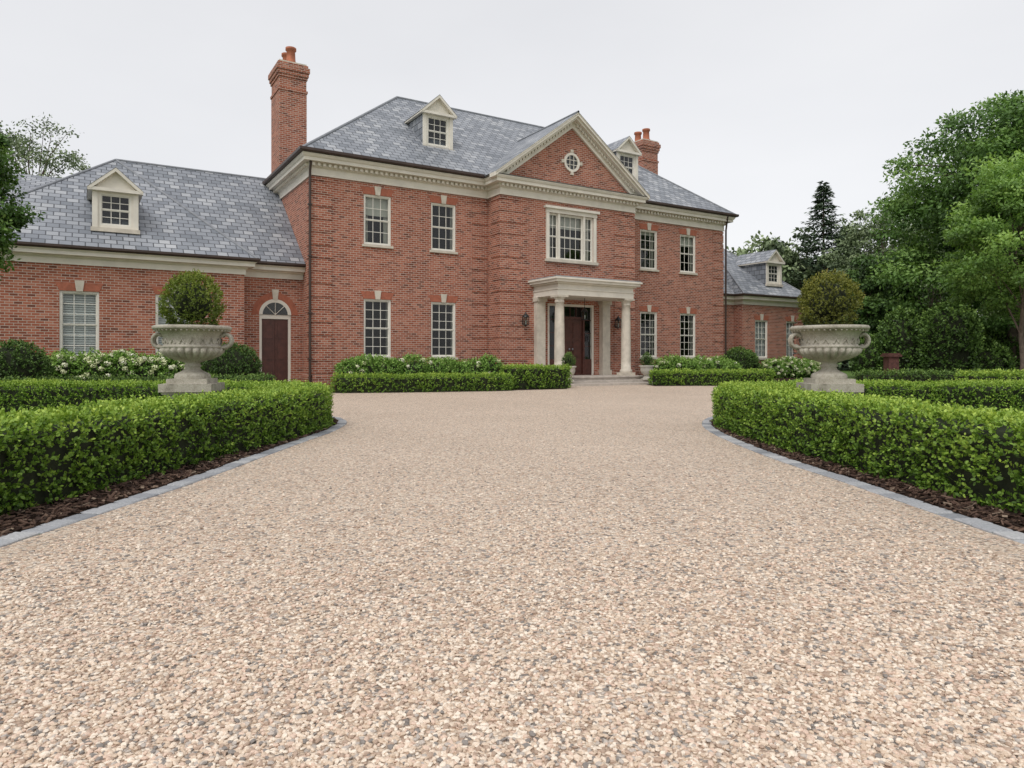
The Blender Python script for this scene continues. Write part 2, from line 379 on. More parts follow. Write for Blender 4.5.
# pavilion gable
gz=11.2; hwid=(PR-PL)/2+.5; g0=8.22; gs=(gz-g0)/hwid
ys,yb=-1.5,3.6
for s_ in (-1,1):
    x=PC+s_*hwid
    roof.poly([(x,ys,g0),(PC,ys,gz),(PC,yb,gz),(x,yb,g0)] ,'slate')
    roof.poly([(x,ys,g0-.06),(PC,ys,gz-.06),(PC,yb,gz-.06),(x,yb,g0-.06)] ,'cream')
    def rk(u,off): return (PC+s_*u, gz-gs*u-off)
    trim.prism([rk(hwid,.005),rk(0,.005),rk(0,.16),rk(hwid,.16)],ys+.02,-1.001,'cream')
    trim.prism([rk(hwid,.162),rk(0,.162),rk(0,.26),rk(hwid-.1,.26)],-1.38,-1.001,'cream')
    trim.prism([rk(hwid-.3,.262),rk(0,.262),rk(0,.55),rk(hwid-.45,.55)],-1.1,-1.001,'cream')
    n=22
    for i in range(n):
        u=.12+(hwid-.75)*i/n
        trim.prism([rk(u,.27),rk(u+.1,.27),rk(u+.1,.38),rk(u,.38)],-1.22,-1.1,'cream')
roof.tube([(PC,ys,gz+.01),(PC,yb,gz+.01)],.05,'lead',6)
walls.poly([(PC-hwid+.2,-1,8.15),(PC+hwid-.2,-1,8.15),(PC,-1,gz-.1)],'brick')
roof.poly([(PL-.5,-1.48,8.17),(PR+.5,-1.48,8.17),(PR+.5,0,8.19),(PL-.5,0,8.19)],'lead')
rw=MB(); zc=9.22
def ring(mb,cx,y0,y1,cz,r0,r1,mat,n=32):
    for i in range(n):
        a0,a1=2*math.pi*i/n,2*math.pi*(i+1)/n
        c0,s0,c1,s1=math.cos(a0),math.sin(a0),math.cos(a1),math.sin(a1)
        mb.poly([(cx+r0*c0,y0,cz+r0*s0),(cx+r1*c0,y0,cz+r1*s0),(cx+r1*c1,y0,cz+r1*s1),(cx+r0*c1,y0,cz+r0*s1)],mat)
        mb.poly([(cx+r1*c0,y0,cz+r1*s0),(cx+r1*c0,y1,cz+r1*s0),(cx+r1*c1,y1,cz+r1*s1),(cx+r1*c1,y0,cz+r1*s1)],mat)
        mb.poly([(cx+r0*c0,y0,cz+r0*s0),(cx+r0*c0,y1,cz+r0*s0),(cx+r0*c1,y1,cz+r0*s1),(cx+r0*c1,y0,cz+r0*s1)],mat)
ring(rw,PC,-1.06,-.99,zc,.30,.40,'cream')
rw.poly([(PC+.3*math.cos(a*.2),-1.012,zc+.3*math.sin(a*.2)) for a in range(31)],'glass')
rw.poly([(PC+.3*math.cos(a*.2),-1.006,zc+.3*math.sin(a*.2)) for a in range(31)],'dark')
for q in (-.1,.1):
    rw.box(PC+q-.011,PC+q+.011,-1.04,-1.015,zc-.28,zc+.28,'cream'); rw.box(PC-.28,PC+.28,-1.037,-1.016,zc+q-.011,zc+q+.011,'cream')
for a in range(4):
    an=a*math.pi/2; c,s=math.cos(an),math.sin(an)
    def rp(u,v): return (PC+c*u-s*v, zc+s*u+c*v)
    rw.prism([rp(.402,-.06),rp(.53,-.08),rp(.53,.08),rp(.402,.06)],-1.07,-.99,'stone')
rw.build('round_gable_window',house)
# dormers
def dormer(tc,yf,w,zb,ze,za,L,name):
    d=MB(); a,b=tc-w/2,tc+w/2
    o=(a+.19,b-.19,zb+.12,ze-.13)
    wall_front(d,a,b,yf,zb-.3,ze,[o],'cream',.1)
    sash(d,o[0],o[1],o[2],o[3],yf-.02,3,2,.035)
    d.poly([(a+.05,yf+.7,zb),(b-.05,yf+.7,zb),(b-.05,yf+.7,ze),(a+.05,yf+.7,ze)],'dark')
    for x in (a,b): d.poly([(x,yf,zb-.3),(x,yf+L,zb-.3),(x,yf+L,ze),(x,yf,ze)],'slate')
    d.box(a-.02,a+.13,yf-.035,yf+.02,zb-.06,ze-.001,'cream'); d.box(b-.13,b+.02,yf-.035,yf+.02,zb-.06,ze-.001,'cream')
    d.box(a-.06,b+.06,yf-.1,yf+.03,zb-.1,zb+.03,'stone')
    ov=.16
    d.prism([(a,ze),(b,ze),(tc,za-.06)],yf+.001,yf+.05,'cream')
    d.box(a-ov+.01,b+ov-.01,yf-.16,yf+.0,ze-.07,ze+.03,'cream')
    for s_ in (-1,1):
        x=tc+s_*(w/2+ov)
        d.poly([(x,yf-.18,ze+.01),(tc,yf-.18,za+.01),(tc,yf+L,za+.01),(x,yf+L,ze+.01)],'slate')
        d.prism([(x,ze),(tc,za),(tc,za-.12),(x-s_*.1,ze-.03)],yf-.17,yf+.0,'cream')
    for s_ in (-1,1): d.box(tc+s_*(w/2+ov/2)-.06,tc+s_*(w/2+ov/2)+.06,yf,yf+L,ze-.06,ze+.005,'cream')
    d.build(name,house)
dormer(5.5,1.3,1.3,9.6,11.0,11.75,2.9,'dormer_window')
dormer(W-5.2,1.3,1.3,9.6,11.0,11.75,2.9,'dormer_window')
def chimney(tc,kc,name):
    c=MB(); a,b=.56,.70; zt=13.1
    c.box(tc-a,tc+a,kc-b,kc+b,7.5,zt-.95,'brick')
    for i,(o,z0,z1) in enumerate(((.035,zt-1.05,zt-.95),(-.01,zt-.95,zt-.5),(.03,zt-.5,zt-.38),(.07,zt-.38,zt-.22),(.11,zt-.22,zt-.02),(.05,zt-.02,zt+.1))):
        c.box(tc-a-o,tc+a+o,kc-b-o,kc+b+o,z0+.001,z1,'brick')
    c.box(tc-a,tc+a,kc-b,kc+b,zt+.1,zt+.17,'stone')
    for dy in (-.34,.34):
        c.lathe(tc,kc+dy,[(.24,zt+.15),(.24,zt+.26),(.19,zt+.30),(.17,zt+.72),(.22,zt+.76),(.22,zt+.86),(.17,zt+.87),(.15,zt+.6)],16,'terra')
    c.build(name,house)
chimney(.54,5.4,'chimney'); chimney(W-.54,5.4,'chimney')
# portico
po=MB(); zf=.33
for t in (PC-1.68,PC+1.68):
    y=-2.5
    po.box(t-.27,t+.27,y-.27,y+.27,zf,zf+.12,'stone')
    pr=[(.25,zf+.12),(.26,zf+.17),(.25,zf+.22),(.215,zf+.25),(.205,zf+.3)]
    for i in range(9):
        u=i/8; pr.append((.205-.035*u*u,zf+.3+u*(3.2-zf-.3)))
    pr+=[(.19,3.21),(.19,3.25),(.175,3.26),(.175,3.32),(.235,3.38),(.235,3.40)]
    po.lathe(t,y,pr,28,'stone')
    po.box(t-.25,t+.25,y-.25,y+.25,3.40,3.48,'stone')
    po.box(t-.2,t+.2,-1.25,-1.001,zf,3.48,'stone'); po.box(t-.25,t+.25,-1.3,-1.002,zf+.001,zf+.2,'stone'); po.box(t-.25,t+.25,-1.3,-1.003,3.32,3.479,'stone')
x0,x1,y0,y1=PC-1.9,PC+1.9,-2.72,-1.001
po.box(x0,x1,y0,y1,3.48,3.7,'cream'); po.box(x0-.03,x1+.03,y0-.03,y1,3.7,3.74,'cream')
po.box(x0+.01,x1-.01,y0+.01,y1,3.74,3.92,'cream'); po.box(x0-.08,x1+.08,y0-.08,y1,3.92,3.98,'cream')
po.box(x0-.20,x1+.20,y0-.20,y1,3.98,4.08,'cream'); po.box(x0-.26,x1+.26,y0-.26,y1,4.08,4.15,'cream'); po.box(x0-.22,x1+.22,y0-.22,y1,4.15,4.19,'lead')
po.box(PC-2.35,PC+2.35,-3.05,-1.06,.18,zf,'steps'); po.box(PC-2.7,PC+2.7,-3.5,-1.06,.09,.18,'steps')
po.box(PC-3.05,PC+3.05,-4.0,-1.06,0.0,.09,'steps')
po.box(PC-2.4,PC+2.4,-3.10,-3.05,zf-.05,zf-.001,'steps')
ex0,ex1=PC-1.2,PC+1.2; yy=-.95
po.box(ex0,ex0+.1,yy-.03,yy+.1,zf,3.3,'cream'); po.box(ex1-.1,ex1,yy-.03,yy+.1,zf,3.3,'cream')
po.box(ex0+.1,ex1-.1,yy-.03,yy+.1,3.2,3.3,'cream')
po.box(PC-.72,PC-.62,yy-.02,yy+.1,zf,3.2,'door'); po.box(PC+.62,PC+.72,yy-.02,yy+.1,zf,3.2,'door')
po.box(PC-.62,PC+.62,yy-.02,yy+.1,2.68,2.78,'door')
for (a,b,c,d) in ((PC-.62,PC+.62,2.78,3.2),(ex0+.1,PC-.72,1.0,3.2),(PC+.72,ex1-.1,1.0,3.2)):
    po.poly([(a,yy+.07,c),(b,yy+.07,c),(b,yy+.07,d),(a,yy+.07,d)],'glass')
    n=4
    for i in range(1,n):
        if b-a>1: x=a+(b-a)*i/n; po.box(x-.012,x+.012,yy+.03,yy+.066,c,d,'door')
        else: z=c+(d-c)*i/n; po.box(a,b,yy+.03,yy+.066,z-.012,z+.012,'door')
for (a,b) in ((ex0+.1,PC-.72),(PC+.72,ex1-.1)): po.box(a,b,yy,yy+.09,zf,1.0,'door')
for s_ in (-1,1):
    a,b=(PC-.618,PC-.004) if s_<0 else (PC+.004,PC+.618)
    po.box(a,b,yy+.04,yy+.09,zf+.01,2.68,'door')
    for (c,d) in ((.5,.95),(1.1,1.75),(1.85,2.55)):
        po.box(a+.1,b-.1,yy+.02,yy+.04,c,d,'door'); po.box(a+.14,b-.14,yy+.005,yy+.02,c+.04,d-.04,'door')
    po.lathe(PC+s_*.08,yy-.02,[(.0,1.38),(.03,1.39),(.035,1.42),(.03,1.45),(.0,1.46)],10,'lead')
def lantern(mb,x,y,z,hang=False):
    mb.box(x-.1,x+.1,y-.1,y+.1,z,z+.025,'iron')
    for sx in (-1,1):
        for sy in (-1,1): mb.box(x+sx*.09-.01,x+sx*.09+.01,y+sy*.09-.01,y+sy*.09+.01,z+.025,z+.32,'iron')
    mb.box(x-.075,x+.075,y-.075,y+.075,z+.03,z+.31,'glass')
    mb.box(x-.02,x+.02,y-.02,y+.02,z+.03,z+.2,'curtain')
    mb.lathe(x,y,[(.16,z+.32),(.15,z+.34),(.07,z+.44),(.03,z+.47),(.03,z+.5),(.0,z+.54)],8,'iron')
    if hang: mb.tube([(x,y,z+.5),(x,y,z+1.0)],.012,'iron',5)
    else: mb.tube([(x,y+.25,z+.15),(x,y+.12,z+.02),(x,y,z-.06),(x,y,z)],.014,'iron',5)
lantern(po,PC-2.45,-1.28,2.35); lantern(po,PC+2.3,-1.28,2.35); lantern(po,PC,-1.9,2.6,True)
po.build('entrance_portico',house)

# ---- side wings
def wing(name,tl,tr,ct,ta,za,mir,wins,wdoor,dm,endk=11.2):
    k0=.6; zt=4.0; k1=1.2
    ops=[(t-.52,t+.52,1.05,3.1) for t in wins]
    wall_front(walls,tl,tr,k0,0,zt+.3,ops)
    for t in wins: window(t,1.04,1.05,3.1,k0,3,3,0.3,0,True,True)
    walls.poly([(tl+.03,k0+.7,0),(tr-.03,k0+.7,0),(tr-.03,k0+.7,4.2),(tl+.03,k0+.7,4.2)],'dark')
    a,b=ct
    dops=[(wdoor-.55,wdoor+.55,.05,2.6)] if wdoor is not None else []
    wall_front(walls,a,b,k1,0,zt+.3,dops,'brick',.12)
    xe=tl if mir<0 else tr
    xi=tr if mir<0 else tl
    walls.poly([(xe,k0,0),(xe,endk,0),(xe,endk,4.3),(xe,k0,4.3)],'brick')
    walls.poly([(xi,k0,0),(xi,k1,0),(xi,k1,4.3),(xi,k0,4.3)],'brick')
    walls.poly([(xe,endk,0),(0 if mir<0 else W,endk,0),(0 if mir<0 else W,endk,4.3),(xe,endk,4.3)],'brick')
    z=.5
    while z<3.7:
        walls.box(min(xe,xe-mir*.6)-(.03 if mir<0 else 0),max(xe,xe-mir*.6)+(.03 if mir>0 else 0),k0-.03,k0+.4,z,z+.35,'brick'); z+=.43
    prof=[(0,3.90),(.05,3.90),(.05,4.08),(.10,4.11),(.12,4.14),(.30,4.16),(.30,4.26),(.36,4.32),(0,4.33)]
    gpf=[(.30,4.335),(.42,4.335),(.45,4.37),(.45,4.44),(.32,4.44)]
    path=[(xe,endk),(xe,k0),(xi,k0),(xi,k1),(b,k1)] if mir<0 else [(a,k1),(xi,k1),(xi,k0),(xe,k0),(xe,endk)]
    trim.sweep(path,prof,'cream',False); gut.sweep(path,gpf,'gutter',False)
    ze=4.42; e=.4
    oL=xe+mir*e; ap=(ta,.2+5.4,za); ky=.2; kc=.8
    ci=xi-mir*e*0.9; hm=0 if mir<0 else W
    o1=(oL,ky,ze); o2=(ci,ky,ze); o3=(ci,kc,ze); o4=(hm,kc,ze)
    ba=(oL,endk+e,ze); bh=(hm,endk+e,ze); rm=(hm,5.6,za)
    roof.poly([o1,o2,ap],'slate'); roof.poly([o2,o3,ap],'slate'); roof.poly([o3,o4,rm,ap],'slate')
    roof.poly([ba,o1,ap],'slate'); roof.poly([bh,ba,ap,rm],'slate')
    for p,q in ((o1,ap),(o2,ap),(ap,rm),(ba,ap)): roof.tube([p,q],.05,'lead',6)
    dormer(*dm)
wing('w',-10.4,-2.15,(-2.15,0),-5.8,8.5,-1,[-6.95,-4.35],-.98,(-5.97,1.05,1.25,5.15,6.4,7.1,2.4,'dormer_window'))
wing('e',23.0,28.0,(W,23.0),25.6,8.3,1,[24.5,27.1],None,(26.1,1.05,1.25,5.15,6.4,7.1,2.4,'dormer_window'))
sd=MB(); tc=-.98; y=1.2
for s_ in (-1,1):
    a,b=(tc-.46,tc-.005) if s_<0 else (tc+.005,tc+.46)
    sd.box(a,b,y+.06,y+.11,.06,2.45,'door')
    for (c,d) in ((.25,.85),(1.0,1.6),(1.75,2.35)): sd.box(a+.08,b-.08,y+.04,y+.06,c,d,'door')
sd.box(tc-.55,tc-.46,y+.02,y+.12,.05,2.6,'cream'); sd.box(tc+.46,tc+.55,y+.02,y+.12,.05,2.6,'cream')
sd.box(tc-.46,tc+.46,y+.018,y+.12,2.45,2.6,'cream')
sd.box(tc-.7,tc+.7,y-.35,y+.0,0,.05,'steps')
n=16
def ap_(r,a): return (tc+r*math.cos(a),2.6+r*math.sin(a))
for i in range(n):
    a0,a1=math.pi*i/n,math.pi*(i+1)/n
    sd.prism([ap_(.44,a0),ap_(.56,a0),ap_(.56,a1),ap_(.44,a1)],y-.02,y+.02,'cream')
    sd.prism([ap_(.562,a0),ap_(.80,a0),ap_(.80,a1),ap_(.562,a1)],y-.015,y+.02,'jack')
fan=[ap_(.45,math.pi*i/n) for i in range(n+1)]
sd.poly([(q[0],y-.008,q[1]) for q in fan],'glass'); sd.poly([(q[0],y-.004,q[1]) for q in fan],'dark')
for an in (45,90,135):
    a=R(an); sd.tube([(tc,y-.016,2.6),(tc+.45*math.cos(a),y-.016,2.6+.45*math.sin(a))],.012,'cream',4)
sd.prism([(tc-.08,3.14),(tc+.08,3.14),(tc+.12,3.5),(tc-.12,3.5)],y-.04,y+.02,'stone')
sd.build('side_door',house)
rr=MB()
rr.box(-22,-5.2,11.7,14,0,6.6,'brick'); rr.box(-22,-10.7,8.2,11.699,0,6.6,'brick'); rr.box(-22.1,-5.1,8.05,14.1,6.6,6.95,'cream'); rr.box(-22.2,-5.0,7.95,14.2,6.95,7.05,'gutter')
q1,q2,q3,q4=(-22.3,7.9,7.06),(-4.9,7.9,7.06),(-4.9,14.2,7.06),(-22.3,14.2,7.06); r1,r2=(-20,11,8.75),(-7.3,11,8.75)
for q in ([q1,q2,r2,r1],[q2,q3,r2],[q3,q4,r1,r2],[q4,q1,r1]): rr.poly(q,'slate')
rr.build('rear_range',house)
gut.tube([(-.12,-.35,8.15),(-.1,-.12,7.6),(-.1,-.1,7.3),(-.1,-.1,.1)],.045,'gutter',8)
gut.tube([(W-.15,-.45,8.15),(W+.1,-.12,7.5),(W+.1,-.1,.1)],.045,'gutter',8)
for z in (1,2.6,4.6,6.4): gut.box(-.17,-.03,-.16,-.03,z,z+.05,'gutter')
walls.build('brick_walls',house); win.build('sash_windows',house); trim.build('cornice_and_trim',house); roof.build('slate_hip_roof',house); gut.build('gutters_downpipes',house)

# ------------------------------------------------------------------ vegetation helpers
rng=np.random.default_rng(11)
def np_mesh(name,parts,mats,parent=None):
    V=np.concatenate([p[0] for p in parts]).astype(np.float32)
    off=0; loops=[];starts=[];mi=[];ti=[];sm=[];ls=0
    for v,f,m,t,s in parts:
        k=f.shape[1]; loops.append((f+off).ravel()); starts.append(ls+np.arange(len(f))*k); ls+=f.size
        mi.append(np.full(len(f),m)); ti.append(np.zeros(len(f)) if t is None else t); sm.append(np.full(len(f),s)); off+=len(v)
    loops=np.concatenate(loops).astype(np.int32)
    me=bpy.data.meshes.new(name); me.vertices.add(len(V)); me.vertices.foreach_set('co',V.ravel())
    me.loops.add(len(loops)); me.loops.foreach_set('vertex_index',loops)
    st=np.concatenate(starts).astype(np.int32); me.polygons.add(len(st)); me.polygons.foreach_set('loop_start',st)
    me.polygons.foreach_set('material_index',np.concatenate(mi).astype(np.int32))
    me.polygons.foreach_set('use_smooth',np.concatenate(sm).astype(bool))
    a=me.attributes.new('tint','FLOAT','FACE'); a.data.foreach_set('value',np.concatenate(ti).astype(np.float32))
    for m in mats: me.materials.append(m)
    me.update(calc_edges=True)
    ob=bpy.data.objects.new(name,me); scene.collection.objects.link(ob)
    if parent: ob.parent=parent
    return ob
def nrm(a): return a/np.maximum(np.linalg.norm(a,axis=-1,keepdims=True),1e-6)
def leaf_part(P,Dr,L,Wd,tint,mat=0,hexa=True,updir=None):
    n=len(P); rv=nrm(rng.normal(size=(n,3)))
    if updir is not None: rv=nrm(rv*.6+updir)
    S=nrm(np.cross(Dr,rv)); L=np.broadcast_to(np.asarray(L),(n,))[:,None]; Wd=np.broadcast_to(np.asarray(Wd),(n,))[:,None]
    if hexa: prof=[(0,0),(.3,.5),(.72,.45),(1,0),(.72,-.45),(.3,-.5)]
    else: prof=[(0,0),(.5,.5),(1,0),(.5,-.5)]
    V=np.stack([P+Dr*L*a+S*Wd*b for a,b in prof],1); k=len(prof)
    return (V.reshape(-1,3),np.arange(n*k).reshape(n,k),mat,tint,False)
def lump(p,f=2.2):
    x,y,z=p[:,0],p[:,1],p[:,2]
    return (np.sin(x*f*1.7+1.3*np.sin(y*f))+np.sin(y*f*1.9+2+1.1*np.sin(z*f*2))+np.sin(z*f*2.3+x*f*.9+4)+.6*np.sin(x*f*4.1+y*f*3.7))/3.6
def shoots(P,Nm,K,L,tbase,mat=0,slen=.07,jit=.5,hexa=True,upb=.6):
    n=len(P); up=np.array([0,0,1.0])
    Dd=nrm(Nm*.7+up*upb+rng.normal(size=(n,3))*jit)
    idx=np.repeat(np.arange(n),K); j=np.tile(np.arange(K),n)/max(K-1,1)
    D=Dd[idx]; sl=slen*rng.uniform(.6,1.5,n)[idx]; base=P[idx]+D*(sl*(j-.3))[:,None]
    pr=nrm(np.cross(D,nrm(rng.normal(size=(n*K,3)))))
    ld=nrm(D*(.45+.5*j)[:,None]+pr)
    t=np.clip(tbase[idx]*.8+.27*j+rng.uniform(-.12,.12,n*K),0,1)
    l=L*rng.uniform(.7,1.2,n*K)*(1-.25*j)
    return leaf_part(base,ld,l,l*.62,t,mat,hexa)
def catmull(pts,n=10):
    pts=[np.array(p,float) for p in pts]; P=[2*pts[0]-pts[1]]+pts+[2*pts[-1]-pts[-2]]; out=[]
    for i in range(1,len(P)-2):
        for k in range(n):
            t=k/n; a,b,c,d=P[i-1],P[i],P[i+1],P[i+2]
            out.append(.5*((2*b)+(-a+c)*t+(2*a-5*b+4*c-d)*t*t+(-a+3*b-3*c+d)*t**3))
    out.append(P[-2]); return np.array(out)
def resample(P,step):
    d=np.r_[0,np.cumsum(np.linalg.norm(np.diff(P,axis=0),axis=1))]; n=max(int(d[-1]/step),2); s=np.linspace(0,d[-1],n+1)
    return np.stack([np.interp(s,d,P[:,i]) for i in range(P.shape[1])],1),s
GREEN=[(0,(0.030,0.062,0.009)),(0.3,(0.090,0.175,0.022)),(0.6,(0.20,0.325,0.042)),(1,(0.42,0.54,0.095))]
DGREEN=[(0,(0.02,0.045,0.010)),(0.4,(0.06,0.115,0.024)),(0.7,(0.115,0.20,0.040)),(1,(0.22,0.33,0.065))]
mBox=mat_leaf('boxwood_leaves',GREEN,.5,.15)
mBox2=mat_leaf('dark_hedge_leaves',DGREEN,.5,0)
mHyd=mat_leaf('hydrangea_leaves',[(0,(0.045,0.09,0.015)),(.5,(0.14,0.27,0.045)),(1,(0.30,0.45,0.10))],.5,0)
mFlower=mat_leaf('hydrangea_petals',[(0,(0.52,0.58,0.28)),(.5,(0.76,0.77,0.50)),(1,(0.86,0.85,0.74))],.7,0)
mTop=mat_leaf('topiary_leaves',[(0,(0.04,0.055,0.010)),(.4,(0.12,0.17,0.025)),(.8,(0.22,0.27,0.04)),(1,(0.30,0.27,0.07))],.5,.15)
mTopB=mat_leaf('bronzed_topiary_leaves',[(0,(0.045,0.045,0.012)),(.4,(0.13,0.145,0.025)),(.8,(0.23,0.23,0.045)),(1,(0.33,0.24,0.09))],.5,.15)
mMaple=mat_leaf('maple_leaves',[(0,(0.06,0.115,0.025)),(.5,(0.17,0.30,0.07)),(1,(0.33,0.48,0.13))],.5,.3)
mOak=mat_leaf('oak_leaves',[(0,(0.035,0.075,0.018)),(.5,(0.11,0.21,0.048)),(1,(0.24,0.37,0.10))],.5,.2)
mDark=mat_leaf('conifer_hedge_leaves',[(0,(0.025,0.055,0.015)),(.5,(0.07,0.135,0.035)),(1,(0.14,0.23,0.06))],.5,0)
mSpruce=mat_leaf('spruce_needles',[(0,(0.03,0.05,0.030)),(.5,(0.075,0.115,0.065)),(1,(0.13,0.185,0.10))],.6,0)
mFar=mat_leaf('distant_leaves',[(0,(0.08,0.11,0.06)),(.5,(0.17,0.225,0.11)),(1,(0.28,0.34,0.18))],.7,0)
mBark=simple('tree_bark',(0.13,0.10,0.08),0.3,6,0.9,30,0.6)
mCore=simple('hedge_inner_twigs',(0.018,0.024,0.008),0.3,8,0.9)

def hedge(name,pts,w,h,dens,K,L,mat,amp=.035,tb=.38,step=.12,smooth=True):
    C,S=resample(catmull(pts) if smooth else np.array(pts,float),step)
    T=nrm(np.gradient(C,axis=0)); Nn=np.stack([-T[:,1],T[:,0]],1)
    Ln=S[-1]
    def at(s):
        c=np.stack([np.interp(s,S,C[:,i]) for i in (0,1)],1); n=nrm(np.stack([np.interp(s,S,Nn[:,i]) for i in (0,1)],1)); return c,n
    per=2*h+w; n1=int(Ln*per*dens)
    s=rng.uniform(0,Ln,n1); u=rng.uniform(0,per,n1); c,n=at(s)
    off=np.where(u<h,-w/2,np.where(u<h+w,u-h-w/2,w/2)); z=np.where(u<h,u,np.where(u<h+w,h,u-h-w))
    z=np.where(u>h+w,h-(u-h-w),z)
    side=np.clip((np.abs(off)-(w/2-.1))/.1,0,1); tp=np.clip((z-(h-.1))/.1,0,1)
    zz=z-.03*side**2*tp; oo=off-np.sign(off)*.025*tp**2*side
    P=np.stack([c[:,0]+n[:,0]*oo,c[:,1]+n[:,1]*oo,zz],1)
    sn=np.sign(off)*side*(1-tp*.5); tz=np.where((u>=h)&(u<h+w),1,tp*.7)
    Nm=nrm(np.stack([n[:,0]*sn,n[:,1]*sn,tz+1e-3],1))
    PP=[P];NN=[Nm]
    for (ei,sg) in ((0,-1),(len(C)-1,1)):
        ne=int((math.pi*w/2*h+math.pi*w*w/8)*dens); ph=rng.uniform(-math.pi/2,math.pi/2,ne); q=rng.uniform(0,1,ne)
        top=q<(w/4)/(w/4+h); r=np.where(top,w/2*np.sqrt(rng.uniform(0,1,ne)),w/2); z=np.where(top,h,rng.uniform(0,h,ne))
        t=T[ei]*sg; m=Nn[ei]; dx=np.cos(ph)[:,None]*t+np.sin(ph)[:,None]*m
        PP.append(np.c_[C[ei]+dx*r[:,None],z]); NN.append(nrm(np.c_[dx*(~top)[:,None],top.astype(float)+1e-3]))
    P=np.concatenate(PP);Nm=np.concatenate(NN)
    lp=lump(P,2.5); lp2=lump(P+7,9); P=P+Nm*(lp*amp*.8+lp2*amp*.45+rng.uniform(-.035,.015,len(P)))[:,None]
    P[:,2]=np.maximum(P[:,2],.03)
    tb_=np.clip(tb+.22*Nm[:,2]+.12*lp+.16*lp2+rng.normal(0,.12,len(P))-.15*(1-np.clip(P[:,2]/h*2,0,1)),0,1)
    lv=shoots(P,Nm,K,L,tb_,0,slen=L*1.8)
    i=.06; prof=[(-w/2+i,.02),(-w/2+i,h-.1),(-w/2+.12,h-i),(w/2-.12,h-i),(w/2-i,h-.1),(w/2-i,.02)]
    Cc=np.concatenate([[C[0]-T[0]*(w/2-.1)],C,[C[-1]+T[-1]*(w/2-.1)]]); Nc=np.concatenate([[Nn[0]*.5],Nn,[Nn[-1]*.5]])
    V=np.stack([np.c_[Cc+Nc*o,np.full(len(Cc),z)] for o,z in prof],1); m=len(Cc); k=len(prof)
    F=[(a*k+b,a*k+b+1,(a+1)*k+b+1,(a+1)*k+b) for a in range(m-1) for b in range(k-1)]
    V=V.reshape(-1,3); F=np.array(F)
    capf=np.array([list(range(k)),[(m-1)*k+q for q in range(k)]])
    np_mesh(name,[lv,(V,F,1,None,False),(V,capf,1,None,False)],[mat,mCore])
def ellipsoid_core(c,r,n=10):
    V=[];F=[]
    for i in range(n+1):
        for j in range(2*n):
            th=math.pi*i/n; ph=math.pi*j/n
            V.append((c[0]+r[0]*math.sin(th)*math.cos(ph),c[1]+r[1]*math.sin(th)*math.sin(ph),c[2]+r[2]*math.cos(th)))
    for i in range(n):
        for j in range(2*n):
            F.append((i*2*n+j,i*2*n+(j+1)%(2*n),(i+1)*2*n+(j+1)%(2*n),(i+1)*2*n+j))
    return (np.array(V),np.array(F),1,None,True)
def shrub(name,blobs,dens,K,L,mat,amp=.08,tb=.45,flowers=0,parent=None,fr=.09,lf=2.5,egg=0):
    parts=[]
    for (c,r) in blobs:
        c=np.array(c,float);r=np.array(r,float)
        area=4*math.pi*(((r[0]*r[1])**1.6+(r[0]*r[2])**1.6+(r[1]*r[2])**1.6)/3)**(1/1.6)
        n=int(area*dens); d=nrm(rng.normal(size=(n,3))); d=d[(c[2]+d[:,2]*r[2])>0.02]
        P0_=c+d*r
        if egg: P0_[:,:2]=c[:2]+(P0_[:,:2]-c[:2])*(1-egg*np.clip(d[:,2:3],-1,1))
        Nm=nrm(d/r); lp=lump(P0_*1.0+c*3,lf); P=P0_+Nm*(lp*amp+rng.uniform(-.05,.03,len(d)))[:,None]
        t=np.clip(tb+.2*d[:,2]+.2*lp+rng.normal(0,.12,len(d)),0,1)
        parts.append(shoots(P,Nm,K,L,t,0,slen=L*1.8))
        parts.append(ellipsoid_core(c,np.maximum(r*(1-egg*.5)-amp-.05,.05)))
        if flowers:
            nf=int(flowers*area); d=nrm(rng.normal(size=(nf,3))+np.array([0,-.5,.5])); cc=c+d*(r+.04)
            cc=cc[cc[:,2]>.15]; nf=len(cc)
            if nf:
                kk=50; idx=np.repeat(np.arange(nf),kk); dd=nrm(rng.normal(size=(nf*kk,3))); rr=fr*rng.uniform(.7,1.15,nf)[idx]
                pp=cc[idx]+dd*rr[:,None]*np.array([1,1,.8]); tv=np.clip(rng.uniform(.1,.8,nf)[idx]+rng.normal(0,.15,nf*kk),0,1)
                parts.append(leaf_part(pp,nrm(np.cross(dd,rng.normal(size=dd.shape))),.045,.045,tv,2,False,dd*0+dd))
    return np_mesh(name,parts,[mat,mCore,mFlower],parent)
def tube_np(pts,rad,n=8,mat=1):
    pts=np.array(pts,float); V=[]
    for i,p in enumerate(pts):
        d=nrm(pts[min(i+1,len(pts)-1)]-pts[max(i-1,0)]); u=nrm(np.cross(d,[.2,.97,.1])); w=np.cross(d,u)
        for k in range(n):
            a=2*math.pi*k/n; V.append(p+(u*math.cos(a)+w*math.sin(a))*rad[i])
    F=[(i*n+k,i*n+(k+1)%n,(i+1)*n+(k+1)%n,(i+1)*n+k) for i in range(len(pts)-1) for k in range(n)]
    return (np.array(V),np.array(F),mat,None,True)
